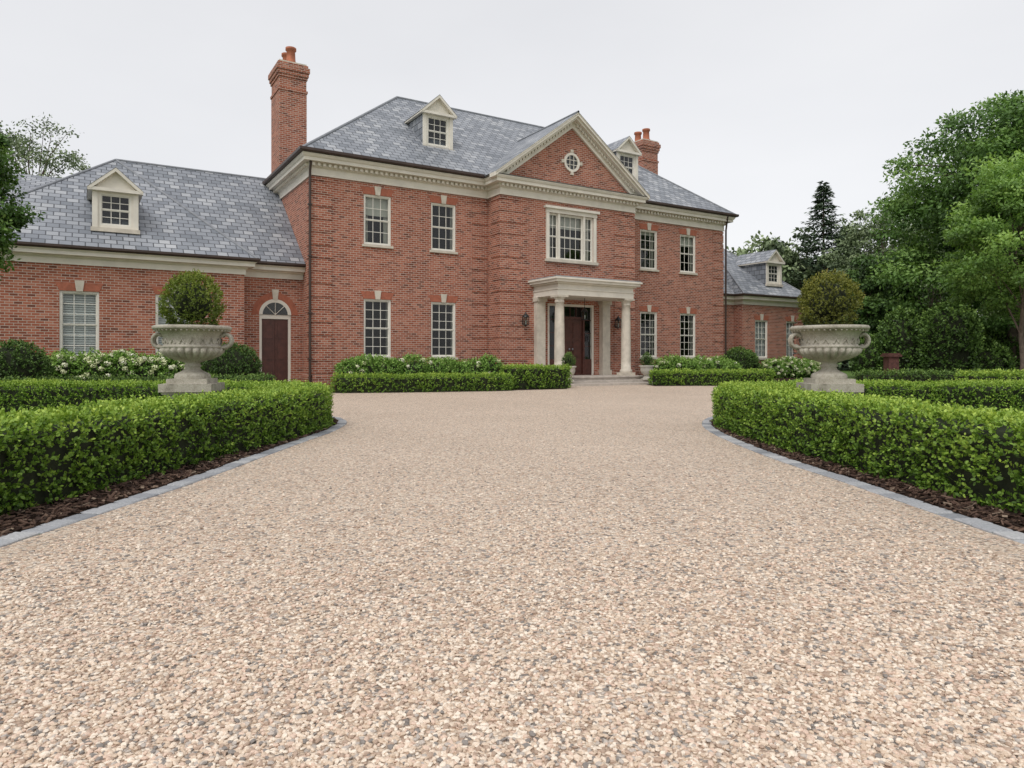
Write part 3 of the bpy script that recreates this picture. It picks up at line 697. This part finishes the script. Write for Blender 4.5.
def tree_parts(x,y,h,zb,rx,ncl,nl,L,tr=.2,rc=.22,shape=1.0,seed=0,flat=.62,nlimb=26):
    g=np.random.default_rng(seed); parts=[]
    zc=(h+zb)/2; rz=(h-zb)/2
    d=nrm(g.normal(size=(ncl,3))); rad=g.uniform(.25,1,ncl)**.5
    cen=d*rad[:,None]*.88
    zz=cen[:,2]; fac=np.clip(1.05-.35*shape*zz,.3,1.3)
    th=np.arctan2(cen[:,1],cen[:,0])
    lobes=1+.16*np.sin(th*3+seed)+.12*np.sin(zz*5+seed)+.10*np.sin(th*5+zz*4)
    C=np.stack([x+cen[:,0]*rx*fac*lobes,y+cen[:,1]*rx*fac*lobes,zc+zz*rz],1)
    cr=rx*rc*g.uniform(.55,1.4,ncl)
    idx=np.repeat(np.arange(ncl),nl); n=len(idx)
    dd=nrm(g.normal(size=(n,3))); rr=g.uniform(0,1,n)**.5
    P=C[idx]+dd*(rr*cr[idx])[:,None]*np.array([1,1,flat])
    out=nrm(dd+np.array([0,0,.5]))
    ct=g.uniform(.1,.75,ncl)
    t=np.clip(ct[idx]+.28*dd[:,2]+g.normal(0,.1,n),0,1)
    ld=nrm(dd*.5+g.normal(size=(n,3))*.7+np.array([0,0,-.2]))
    parts.append(leaf_part(P,ld,L*g.uniform(.7,1.3,n),L*.6*g.uniform(.7,1.2,n),t,0,False,out))
    nt=8; top=zb+(h-zb)*.8
    tp=[(x+.2*math.sin(i*1.1+seed)*i/nt,y+.2*math.cos(i*1.7+seed)*i/nt,top*i/nt) for i in range(nt+1)]
    parts.append(tube_np(tp,[tr*(1.25 if i==0 else 1-.85*i/nt) for i in range(nt+1)],9))
    for k in g.choice(ncl,min(nlimb,ncl),replace=False):
        s=int(g.integers(2,nt-1)); a=np.array(tp[s]); b=C[k]
        if b[2]<a[2]-.5: a=np.array(tp[2])
        m=(a+b)/2+np.array([0,0,.12*np.linalg.norm(b-a)])
        parts.append(tube_np([a,m,b],[tr*.35,tr*.2,tr*.06],5))
    return parts
def conifer_parts(x,y,h,r,nb,L,seed=0,zb=.5):
    g=np.random.default_rng(seed); parts=[tube_np([(x,y,0),(x,y,h*.5),(x,y,h*.99)],[.22,.13,.02],7)]
    z=zb+(h-zb)*g.uniform(0,1,nb)**1.05; an=g.uniform(0,2*math.pi,nb)
    ln=r*(1-(z-zb)/(h-zb))**.9*g.uniform(.5,1.2,nb)+.12
    K=26; idx=np.repeat(np.arange(nb),K); j=np.tile(np.linspace(.1,1,K),nb)
    dx=np.cos(an)[idx];dy=np.sin(an)[idx]; dist=ln[idx]*j
    P=np.stack([x+dx*dist,y+dy*dist,z[idx]-.28*dist+.22*dist*j],1)
    sd=g.choice([-1,1],nb*K); wd=(.26*ln[idx]*(1-j)+.08)*g.uniform(0,1,nb*K)
    P[:,0]+=-dy*sd*wd; P[:,1]+=dx*sd*wd; P[:,2]-=wd*.3
    ld=nrm(np.stack([dx-dy*sd*.8,dy+dx*sd*.8,-.35+g.normal(0,.25,nb*K)],1))
    t=np.clip(g.uniform(.1,.7,nb)[idx]+.35*j-.1,0,1)
    parts.append(leaf_part(P,ld,L*g.uniform(.7,1.3,nb*K),L*.36,t,0,False,np.tile(np.array([0,0,1.0]),(nb*K,1))))
    return parts

# ------------------------------------------------------------------ ground, driveway
def sheet(name,pts,z,mat):
    me=bpy.data.meshes.new(name); me.from_pydata([(p[0],p[1],z) for p in pts],[],[tuple(range(len(pts)))]); me.materials.append(mat)
    ob=bpy.data.objects.new(name,me); scene.collection.objects.link(ob); return ob
sheet('ground',[(-500,-300),(500,-300),(500,900),(-500,900)],0,mat_grass())
Lp=catmull([(-3.1,-4),(-2.95,2),(-2.75,4.7),(-2.66,5.9),(-2.60,8.4),(-2.55,10.2),(-2.78,11.7),(-3.6,12.9),(-5.2,13.6),(-8,13.9),(-17,14.1)],10)
Rp=catmull([(3.1,-4),(2.98,2),(2.87,4.0),(2.79,5.8),(2.70,7.6),(2.80,9.9),(3.2,11.7),(4.0,12.9),(5.6,13.7),(8,14.0),(24,14.3)],10)
back=[(24,27),(10.2,27.2),(8,26.7),(5.9,28.3),(1.6,26.0),(1.9,23.9),(-.1,23.0),(-5.1,21.3),(-5.6,24.6),(-8.0,24.6),(-7.0,20.2),(-17,14.3)]
sheet('driveway',[tuple(p) for p in Rp]+back+[tuple(p) for p in Lp[::-1]],.004,mat_gravel())
mM=mat_mulch()
def offpath(P,o):
    T=nrm(np.gradient(P,axis=0)); return P+np.stack([-T[:,1],T[:,0]],1)*o
def strip(name,P,o0,o1,z,mat):
    A=offpath(P,o0);B=offpath(P,o1); n=len(A)
    V=[(a[0],a[1],z) for a in A]+[(b[0],b[1],z) for b in B]; F=[(i,i+1,n+i+1,n+i) for i in range(n-1)]
    me=bpy.data.meshes.new(name); me.from_pydata(V,[],F); me.materials.append(mat); ob=bpy.data.objects.new(name,me); scene.collection.objects.link(ob)
mChip=mat_island('bark_chips',[(0,(0.025,0.015,0.011)),(.5,(0.075,0.042,0.03)),(.9,(0.15,0.095,0.068)),(1,(.30,.23,.17))])
def boxes_np(P,ax,size,seed):
    g=np.random.default_rng(seed); n=len(P); X=ax; Z=nrm(g.normal(size=(n,3))*.35+np.array([0,0,1])); Y=nrm(np.cross(Z,X)); X=np.cross(Y,Z)
    c=np.array([(-1,-1,-1),(1,-1,-1),(1,1,-1),(-1,1,-1),(-1,-1,1),(1,-1,1),(1,1,1),(-1,1,1)])*.5
    V=P[:,None]+c[None,:,0:1]*X[:,None]*size[:,None,0:1]+c[None,:,1:2]*Y[:,None]*size[:,None,1:2]+c[None,:,2:3]*Z[:,None]*size[:,None,2:3]
    f=np.array([(0,3,2,1),(4,5,6,7),(0,1,5,4),(1,2,6,5),(2,3,7,6),(3,0,4,7)])
    F=(np.arange(n)[:,None,None]*8+f[None]).reshape(-1,4)
    return V.reshape(-1,3),F
EW=.15
for P,sg in ((Lp,1),(Rp,-1)):
    strip('mulch_bed',P,sg*(EW-.01),sg*1.35,.012,mM)
    Q,S=resample(P,.02); n=7000; s=rng.uniform(4.5,min(S[-1],19),n); o=rng.uniform(EW-.01,.75,n)*sg
    c=np.stack([np.interp(s,S,Q[:,i]) for i in (0,1)],1); T=nrm(np.gradient(Q,axis=0)); Nn=np.stack([-T[:,1],T[:,0]],1); nn=np.stack([np.interp(s,S,Nn[:,i]) for i in (0,1)],1)
    p=np.c_[c+nn*o[:,None],.016+rng.uniform(0,.02,n)]
    a=rng.uniform(0,6.28,n); ax=nrm(np.stack([np.cos(a),np.sin(a),rng.normal(0,.25,n)],1))
    sz=np.stack([rng.uniform(.02,.07,n),rng.uniform(.008,.022,n),rng.uniform(.003,.01,n)],1)
    V,F=boxes_np(p,ax,sz,5); np_mesh('bark_mulch_chips',[(V,F,0,None,False)],[mChip])
mSett=mat_island('granite_setts',[(0,(0.22,0.23,0.25)),(.5,(0.34,0.35,0.37)),(1,(0.48,0.48,0.48))],.8)
for P,sg in ((Lp,1),(Rp,-1)):
    Q,S=resample(P,.17); mb_v=[];mb_f=[]
    A0=offpath(Q,0);B0=offpath(Q,sg*EW)
    for i in range(len(Q)-1):
        j=[random.uniform(-.007,.007) for _ in range(5)]
        a=A0[i]*.955+A0[i+1]*.045; b=A0[i]*.045+A0[i+1]*.955; c=B0[i]*.045+B0[i+1]*.955; d=B0[i]*.955+B0[i+1]*.045
        cen=(a+b+c+d)/4; bs=len(mb_v); zt=.016+j[0]*.6
        for q in (a,b,c,d): mb_v.append((q[0]+j[1],q[1]+j[2],-.02))
        for q in (a,b,c,d): mb_v.append((q[0]+j[1],q[1]+j[2],zt-.008))
        for q in (a,b,c,d): q2=q+(cen-q)*.09; mb_v.append((q2[0]+j[1],q2[1]+j[2],zt+j[3]*.3))
        for f in ((0,1,5,4),(1,2,6,5),(2,3,7,6),(3,0,4,7),(4,5,9,8),(5,6,10,9),(6,7,11,10),(7,4,8,11),(8,9,10,11)): mb_f.append([bs+q for q in f])
    np_mesh('granite_edging',[(np.array(mb_v),np.array(mb_f),0,None,False)],[mSett])
sheet('planting_bed',[hw(-12,-2.6),hw(-3.0,-2.0),hw(-2.6,.55),hw(-12,.55)],.012,mM)
sheet('planting_bed',[hw(0.3,0),(-5.5,21.0),(-.1,22.6),(1.9,23.6),hw(8.0,-1.0)],.012,mM)
sheet('planting_bed',[(5.3,26.0),(9.8,26.9),hw(24,-2.0),hw(28.4,.5),hw(14,-.5)],.012,mM)
def ico():
    t=(1+5**.5)/2; v=np.array([(-1,t,0),(1,t,0),(-1,-t,0),(1,-t,0),(0,-1,t),(0,1,t),(0,-1,-t),(0,1,-t),(t,0,-1),(t,0,1),(-t,0,-1),(-t,0,1)],float); v/=np.linalg.norm(v[0])
    f=np.array([(0,11,5),(0,5,1),(0,1,7),(0,7,10),(0,10,11),(1,5,9),(5,11,4),(11,10,2),(10,7,6),(7,1,8),(3,9,4),(3,4,2),(3,2,6),(3,6,8),(3,8,9),(4,9,5),(2,4,11),(6,2,10),(8,6,7),(9,8,1)])
    return v,f
iv,iff=ico()
n=52000; y=1.3+rng.exponential(1.3,n); x=rng.uniform(-1,1,n)*(.78*y+.3)
ok=(np.abs(x)<2.6)&(y<10); x=x[ok];y=y[ok];n=len(x)
r=rng.uniform(.0055,.0105,n); sc=np.stack([r*rng.uniform(.8,1.5,n),r*rng.uniform(.7,1.1,n),r*rng.uniform(.4,.75,n)],1)
V=iv[None]*(1+rng.uniform(-.22,.22,(n,12,1)))*sc[:,None]
a=rng.uniform(0,6.28,n); b=rng.normal(0,.4,n)
V=np.stack([V[...,0],V[...,1]*np.cos(b)[:,None]-V[...,2]*np.sin(b)[:,None],V[...,1]*np.sin(b)[:,None]+V[...,2]*np.cos(b)[:,None]],-1)
V=np.stack([V[...,0]*np.cos(a)[:,None]-V[...,1]*np.sin(a)[:,None],V[...,0]*np.sin(a)[:,None]+V[...,1]*np.cos(a)[:,None],V[...,2]],-1)
V+=np.stack([x,y,.0045+rng.uniform(0,.003,n)],1)[:,None]
F=(np.arange(n)[:,None,None]*12+iff[None]).reshape(-1,3)
np_mesh('driveway_gravel',[(V.reshape(-1,3),F,0,None,False)],[mat_stonepieces()])

# ------------------------------------------------------------------ hedges
hl=[(-3.9,1.5),(-3.72,4.5),(-3.44,7),(-3.18,9.3),(-3.27,10.8),(-4.3,11.9),(-6.5,12.2),(-15,12.3)]
hr=[(3.95,1.5),(3.74,4.5),(3.52,7),(3.44,9.2),(3.62,10.9),(4.6,11.9),(6.6,12.2),(16,12.3)]
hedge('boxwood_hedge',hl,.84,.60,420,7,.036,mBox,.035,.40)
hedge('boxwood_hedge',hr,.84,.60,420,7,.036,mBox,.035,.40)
hedge('low_hedge',[(-15,14.4),(-11,16.4),(-6.9,19.3)],.6,.52,170,6,.06,mBox2)
hedge('low_hedge',[(-5.1,21.1),(-2.8,21.6),(-.3,22.5)],.6,.5,200,6,.055,mBox)
hedge('low_hedge',[(.1,23.4),(1.55,24.3)],.9,.74,190,6,.055,mBox)
hedge('low_hedge',[(5.6,26.8),(7.5,26.6),(10,27.6)],.6,.52,170,6,.065,mBox)
hedge('low_hedge',[(13.0,25.5),(32,26)],.8,.5,90,6,.08,mBox2)
hedge('low_hedge',[(15.2,22.4),(30,22.6)],1.6,.52,90,6,.08,mBox)

# ------------------------------------------------------------------ urns
M['urn']=mat_urnstone()
def urn(x,y,mt):
    e=empty('stone_urn_planter',(x,y,.03)); e.rotation_euler=(0,0,R(8 if x<0 else -6))
    u=MB()
    u.box(-.24,.24,-.24,.24,.70,.76,'urn')
    u.lathe(0,0,[(.21,.76),(.215,.79),(.2,.82),(.14,.85),(.10,.875),(.085,.90),(.105,.915),(.105,.93),(.085,.94),(.09,.96),(.15,.985),(.23,1.01),(.30,1.045),(.345,1.09),(.355,1.13),(.345,1.145),(.36,1.155),(.36,1.17),(.335,1.18),(.335,1.25),(.345,1.30),(.375,1.345),(.42,1.365),(.455,1.375),(.465,1.39),(.465,1.41),(.45,1.425),(.41,1.425),(.38,1.40),(.36,1.36)],144,'urn',(.965,1.135,24,.16))
    for i in range(44):
        a=2*math.pi*i/44; u.lathe(.437*math.cos(a),.437*math.sin(a),[(.004,1.35),(.014,1.357),(.014,1.368),(.004,1.374)],6,'urn')
    for i in range(18):
        a=2*math.pi*i/18+.1
        u.tube([(.338*math.cos(a-.09),.338*math.sin(a-.09),1.20),(.345*math.cos(a),.345*math.sin(a),1.255),(.338*math.cos(a+.09),.338*math.sin(a+.09),1.20)],.011,'urn',5)
    u.lathe(0,0,[(.0,1.37),(.37,1.37)],24,'urn')
    for s_ in (-1,1):
        for yo in (-.035,.035):
            pts=[]
            for i in range(19):
                t=i/18; a=-1.9+t*4.4; r=.085*(1-.35*t)
                pts.append((s_*(.40+r*math.cos(a)),yo,1.25+r*1.15*math.sin(a)))
            pts=[(s_*.33,yo,1.12)]+pts
            u.tube(pts,[.022]*len(pts),'urn',7)
        u.lathe(s_*.40,0,[(.0,1.12),(.03,1.135),(.04,1.16),(.03,1.185),(.0,1.2)],10,'urn')
    u.build('urn_bowl',e)
    p=MB(); p.box(-.31,.31,-.31,.31,.60,.70,'urn'); p.box(-.28,.28,-.28,.28,.57,.60,'urn'); p.box(-.25,.25,-.25,.25,.12,.57,'urn'); p.box(-.31,.31,-.31,.31,-.04,.12,'urn')
    p.build('pedestal',e)
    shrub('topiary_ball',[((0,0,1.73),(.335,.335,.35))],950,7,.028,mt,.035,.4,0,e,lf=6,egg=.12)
urn(-4.06,8.9,mTop); urn(4.03,8.9,mTopB)
M['pot']=simple('cast_stone_pot',(0.46,0.43,0.37),.15,6,.8)
for t in (PC-1.95,PC+1.95):
    xx,yy_=hw(t,-3.45); e=empty('entrance_planter',(xx,yy_,.09))
    p=MB(); p.box(-.2,.2,-.2,.2,.09,.15,'pot'); p.lathe(0,0,[(.16,.15),(.12,.2),(.09,.24),(.13,.28),(.22,.36),(.26,.48),(.25,.58),(.3,.62),(.3,.66),(.26,.66),(.24,.6)],24,'pot'); p.lathe(0,0,[(0,.6),(.25,.6)],16,'pot')
    p.build('pot',e)
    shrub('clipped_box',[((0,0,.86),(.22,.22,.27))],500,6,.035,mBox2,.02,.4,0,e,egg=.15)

# ------------------------------------------------------------------ shrubs
def row(t0,t1,k,n,r,h,jit=.12):
    out=[]
    for i in range(n):
        t=t0+(t1-t0)*(i+.5)/n+random.uniform(-jit,jit); x,y=hw(t,k+random.uniform(-.15,.15)); hh=h*random.uniform(.85,1.1)
        out.append(((x,y,hh*.45),(r*random.uniform(.9,1.15),r*random.uniform(.85,1.1),hh*.58)))
    return out
shrub('hydrangea_border',row(-9,-3.6,-.3,8,.58,1.08),130,6,.085,mHyd,.10,.45,8)
shrub('perennial_border',row(.7,6.9,-1.0,10,.54,.98),130,6,.08,mHyd,.10,.4,1.0)
shrub('perennial_border',row(15.2,20.3,-1.2,8,.6,.95),100,6,.09,mHyd,.10,.45,2)
shrub('hydrangea_border',row(23.3,28.2,-.6,7,.6,.95),100,6,.09,mHyd,.10,.45,7)
x,y=-9.0,22.4; shrub('yew_shrub',[((x,y,.7),(.88,.88,.78))],180,7,.06,mBox2,.05,.25)
x,y=-13.1,18.4; shrub('yew_shrub',[((x,y,.7),(.8,.8,.76))],180,7,.06,mBox2,.05,.3)
x,y=hw(21.4,-.6); shrub('yew_shrub',[((x,y,.7),(.85,.85,.8))],130,7,.08,mBox2,.05,.3)

# ------------------------------------------------------------------ trees
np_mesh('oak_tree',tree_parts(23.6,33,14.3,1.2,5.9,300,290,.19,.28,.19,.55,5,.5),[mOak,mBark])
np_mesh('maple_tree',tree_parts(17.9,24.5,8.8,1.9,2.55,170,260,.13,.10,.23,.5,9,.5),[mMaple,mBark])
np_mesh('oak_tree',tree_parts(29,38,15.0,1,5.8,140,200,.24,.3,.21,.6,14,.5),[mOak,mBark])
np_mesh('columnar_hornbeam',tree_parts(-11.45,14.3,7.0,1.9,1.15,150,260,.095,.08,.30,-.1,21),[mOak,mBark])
np_mesh('spruce_tree',conifer_parts(26.7,60,16.2,5.6,520,.36,3),[mSpruce,mBark])
np_mesh('spruce_tree',conifer_parts(31.5,66,13.5,5.2,420,.40,4),[mSpruce,mBark])
for (x,y,h,r,s) in ((18.1,36,6.9,1.15,31),(20.5,37.5,6.2,1.2,32)):
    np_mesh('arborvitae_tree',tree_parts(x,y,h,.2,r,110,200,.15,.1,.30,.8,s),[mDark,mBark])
np_mesh('birch_tree',tree_parts(-31.5,46,17.8,7,4.8,190,60,.19,.16,.15,.3,41,.6,90),[mFar,mBark])
np_mesh('birch_tree',tree_parts(-36,44,16.5,5,4.4,130,70,.2,.2,.16,.4,42,.6,60),[mFar,mBark])
np_mesh('ash_tree',tree_parts(27.4,52,13.4,3,3.8,95,150,.26,.2,.23,.5,51,.5),[mFar,mBark])
np_mesh('ash_tree',tree_parts(30.0,50,12.0,3,3.6,80,150,.26,.2,.23,.5,52,.5),[mFar,mBark])
bl=[]
for i in range(26):
    x=17.5+i*.75+random.uniform(-.3,.3); y=31.5+random.uniform(-1.5,2.0)+.1*i; h=random.uniform(1.6,3.4); bl.append(((x,y,h*.45),(1.1,1.0,h*.56)))
shrub('shrubbery',bl,50,6,.14,mBox2,.22,.34,lf=1.3)
parts=[]
g=random.Random(8)
for i in range(30):
    u=i/29; x=19+u*75+g.uniform(-2,2); y=66+g.uniform(-4,12)-u*22; h=g.uniform(12,14.5) if i<5 else g.uniform(9.5,13)
    parts+=tree_parts(x,y,h,.6,4.4,50,80,.5,.25,.27,.5,100+i,.5,8)
for i in range(12):
    x=-36-i*5+g.uniform(-2,2); y=42+g.uniform(-4,10)-i*1.5; parts+=tree_parts(x,y,g.uniform(9,12),.6,4.6,40,70,.5,.25,.27,.5,200+i,.5,8)
np_mesh('distant_treeline',parts,[mFar,mBark])
M['pier']=simple('weathered_brown_brick',(0.10,0.042,0.034),.3,12,.85)
gp_=MB(); gp_.box(-.20,.20,-.20,.20,0,1.10,'pier'); gp_.box(-.28,.28,-.28,.28,1.10,1.18,'pier'); gp_.box(-.24,.24,-.24,.24,1.18,1.24,'pier')
gp_.build('brick_gate_pier',None,(14.95,27.6,0))

# ------------------------------------------------------------------ world, sun, camera
w=bpy.data.worlds.new('World'); scene.world=w; w.use_nodes=True; nt=w.node_tree; nt.nodes.clear()
sky=N(nt,'ShaderNodeTexSky'); sky.sky_type='NISHITA'; sky.sun_disc=False; sky.sun_elevation=R(52); sky.sun_rotation=R(205); sky.dust_density=3
hs=N(nt,'ShaderNodeHueSaturation'); hs.inputs['Saturation'].default_value=.35; nt.links.new(sky.outputs[0],hs.inputs['Color'])
b1=N(nt,'ShaderNodeBackground'); b1.inputs[1].default_value=.05; nt.links.new(hs.outputs[0],b1.inputs[0])
tc=N(nt,'ShaderNodeTexCoord').outputs['Generated']
mp=N(nt,'ShaderNodeMapping'); mp.inputs['Scale'].default_value=(1,1,2.5); nt.links.new(tc,mp.inputs[0])
cn=noise(nt,mp.outputs[0],1.3,5,.5)
cr=ramp(nt,[(.3,(.65,.65,.665)),(.7,(.755,.75,.755))],cn)
b2=N(nt,'ShaderNodeBackground'); b2.inputs[1].default_value=.96; nt.links.new(cr.outputs[0],b2.inputs[0])
ad=N(nt,'ShaderNodeAddShader'); nt.links.new(b1.outputs[0],ad.inputs[0]); nt.links.new(b2.outputs[0],ad.inputs[1])
o=N(nt,'ShaderNodeOutputWorld'); nt.links.new(ad.outputs[0],o.inputs[0])
sl=bpy.data.lights.new('sun','SUN'); sl.energy=1.5; sl.angle=R(28); sl.color=(1,.975,.94)
so=bpy.data.objects.new('sun',sl); scene.collection.objects.link(so)
az=R(205); el=R(52); d=Vector((math.sin(az)*math.cos(el),math.cos(az)*math.cos(el),math.sin(el)))
so.rotation_euler=d.to_track_quat('Z','Y').to_euler()
cam=bpy.data.cameras.new('camera'); co=bpy.data.objects.new('camera',cam); scene.collection.objects.link(co)
cam.sensor_width=36; cam.lens=700/1024*36; cam.shift_y=-26/1024; cam.clip_end=2000; cam.clip_start=.05
co.location=(0,0,1.05); co.rotation_euler=(R(90),0,0)
scene.camera=co
scene.view_settings.view_transform='Standard'; scene.view_settings.look='None'; scene.view_settings.exposure=0
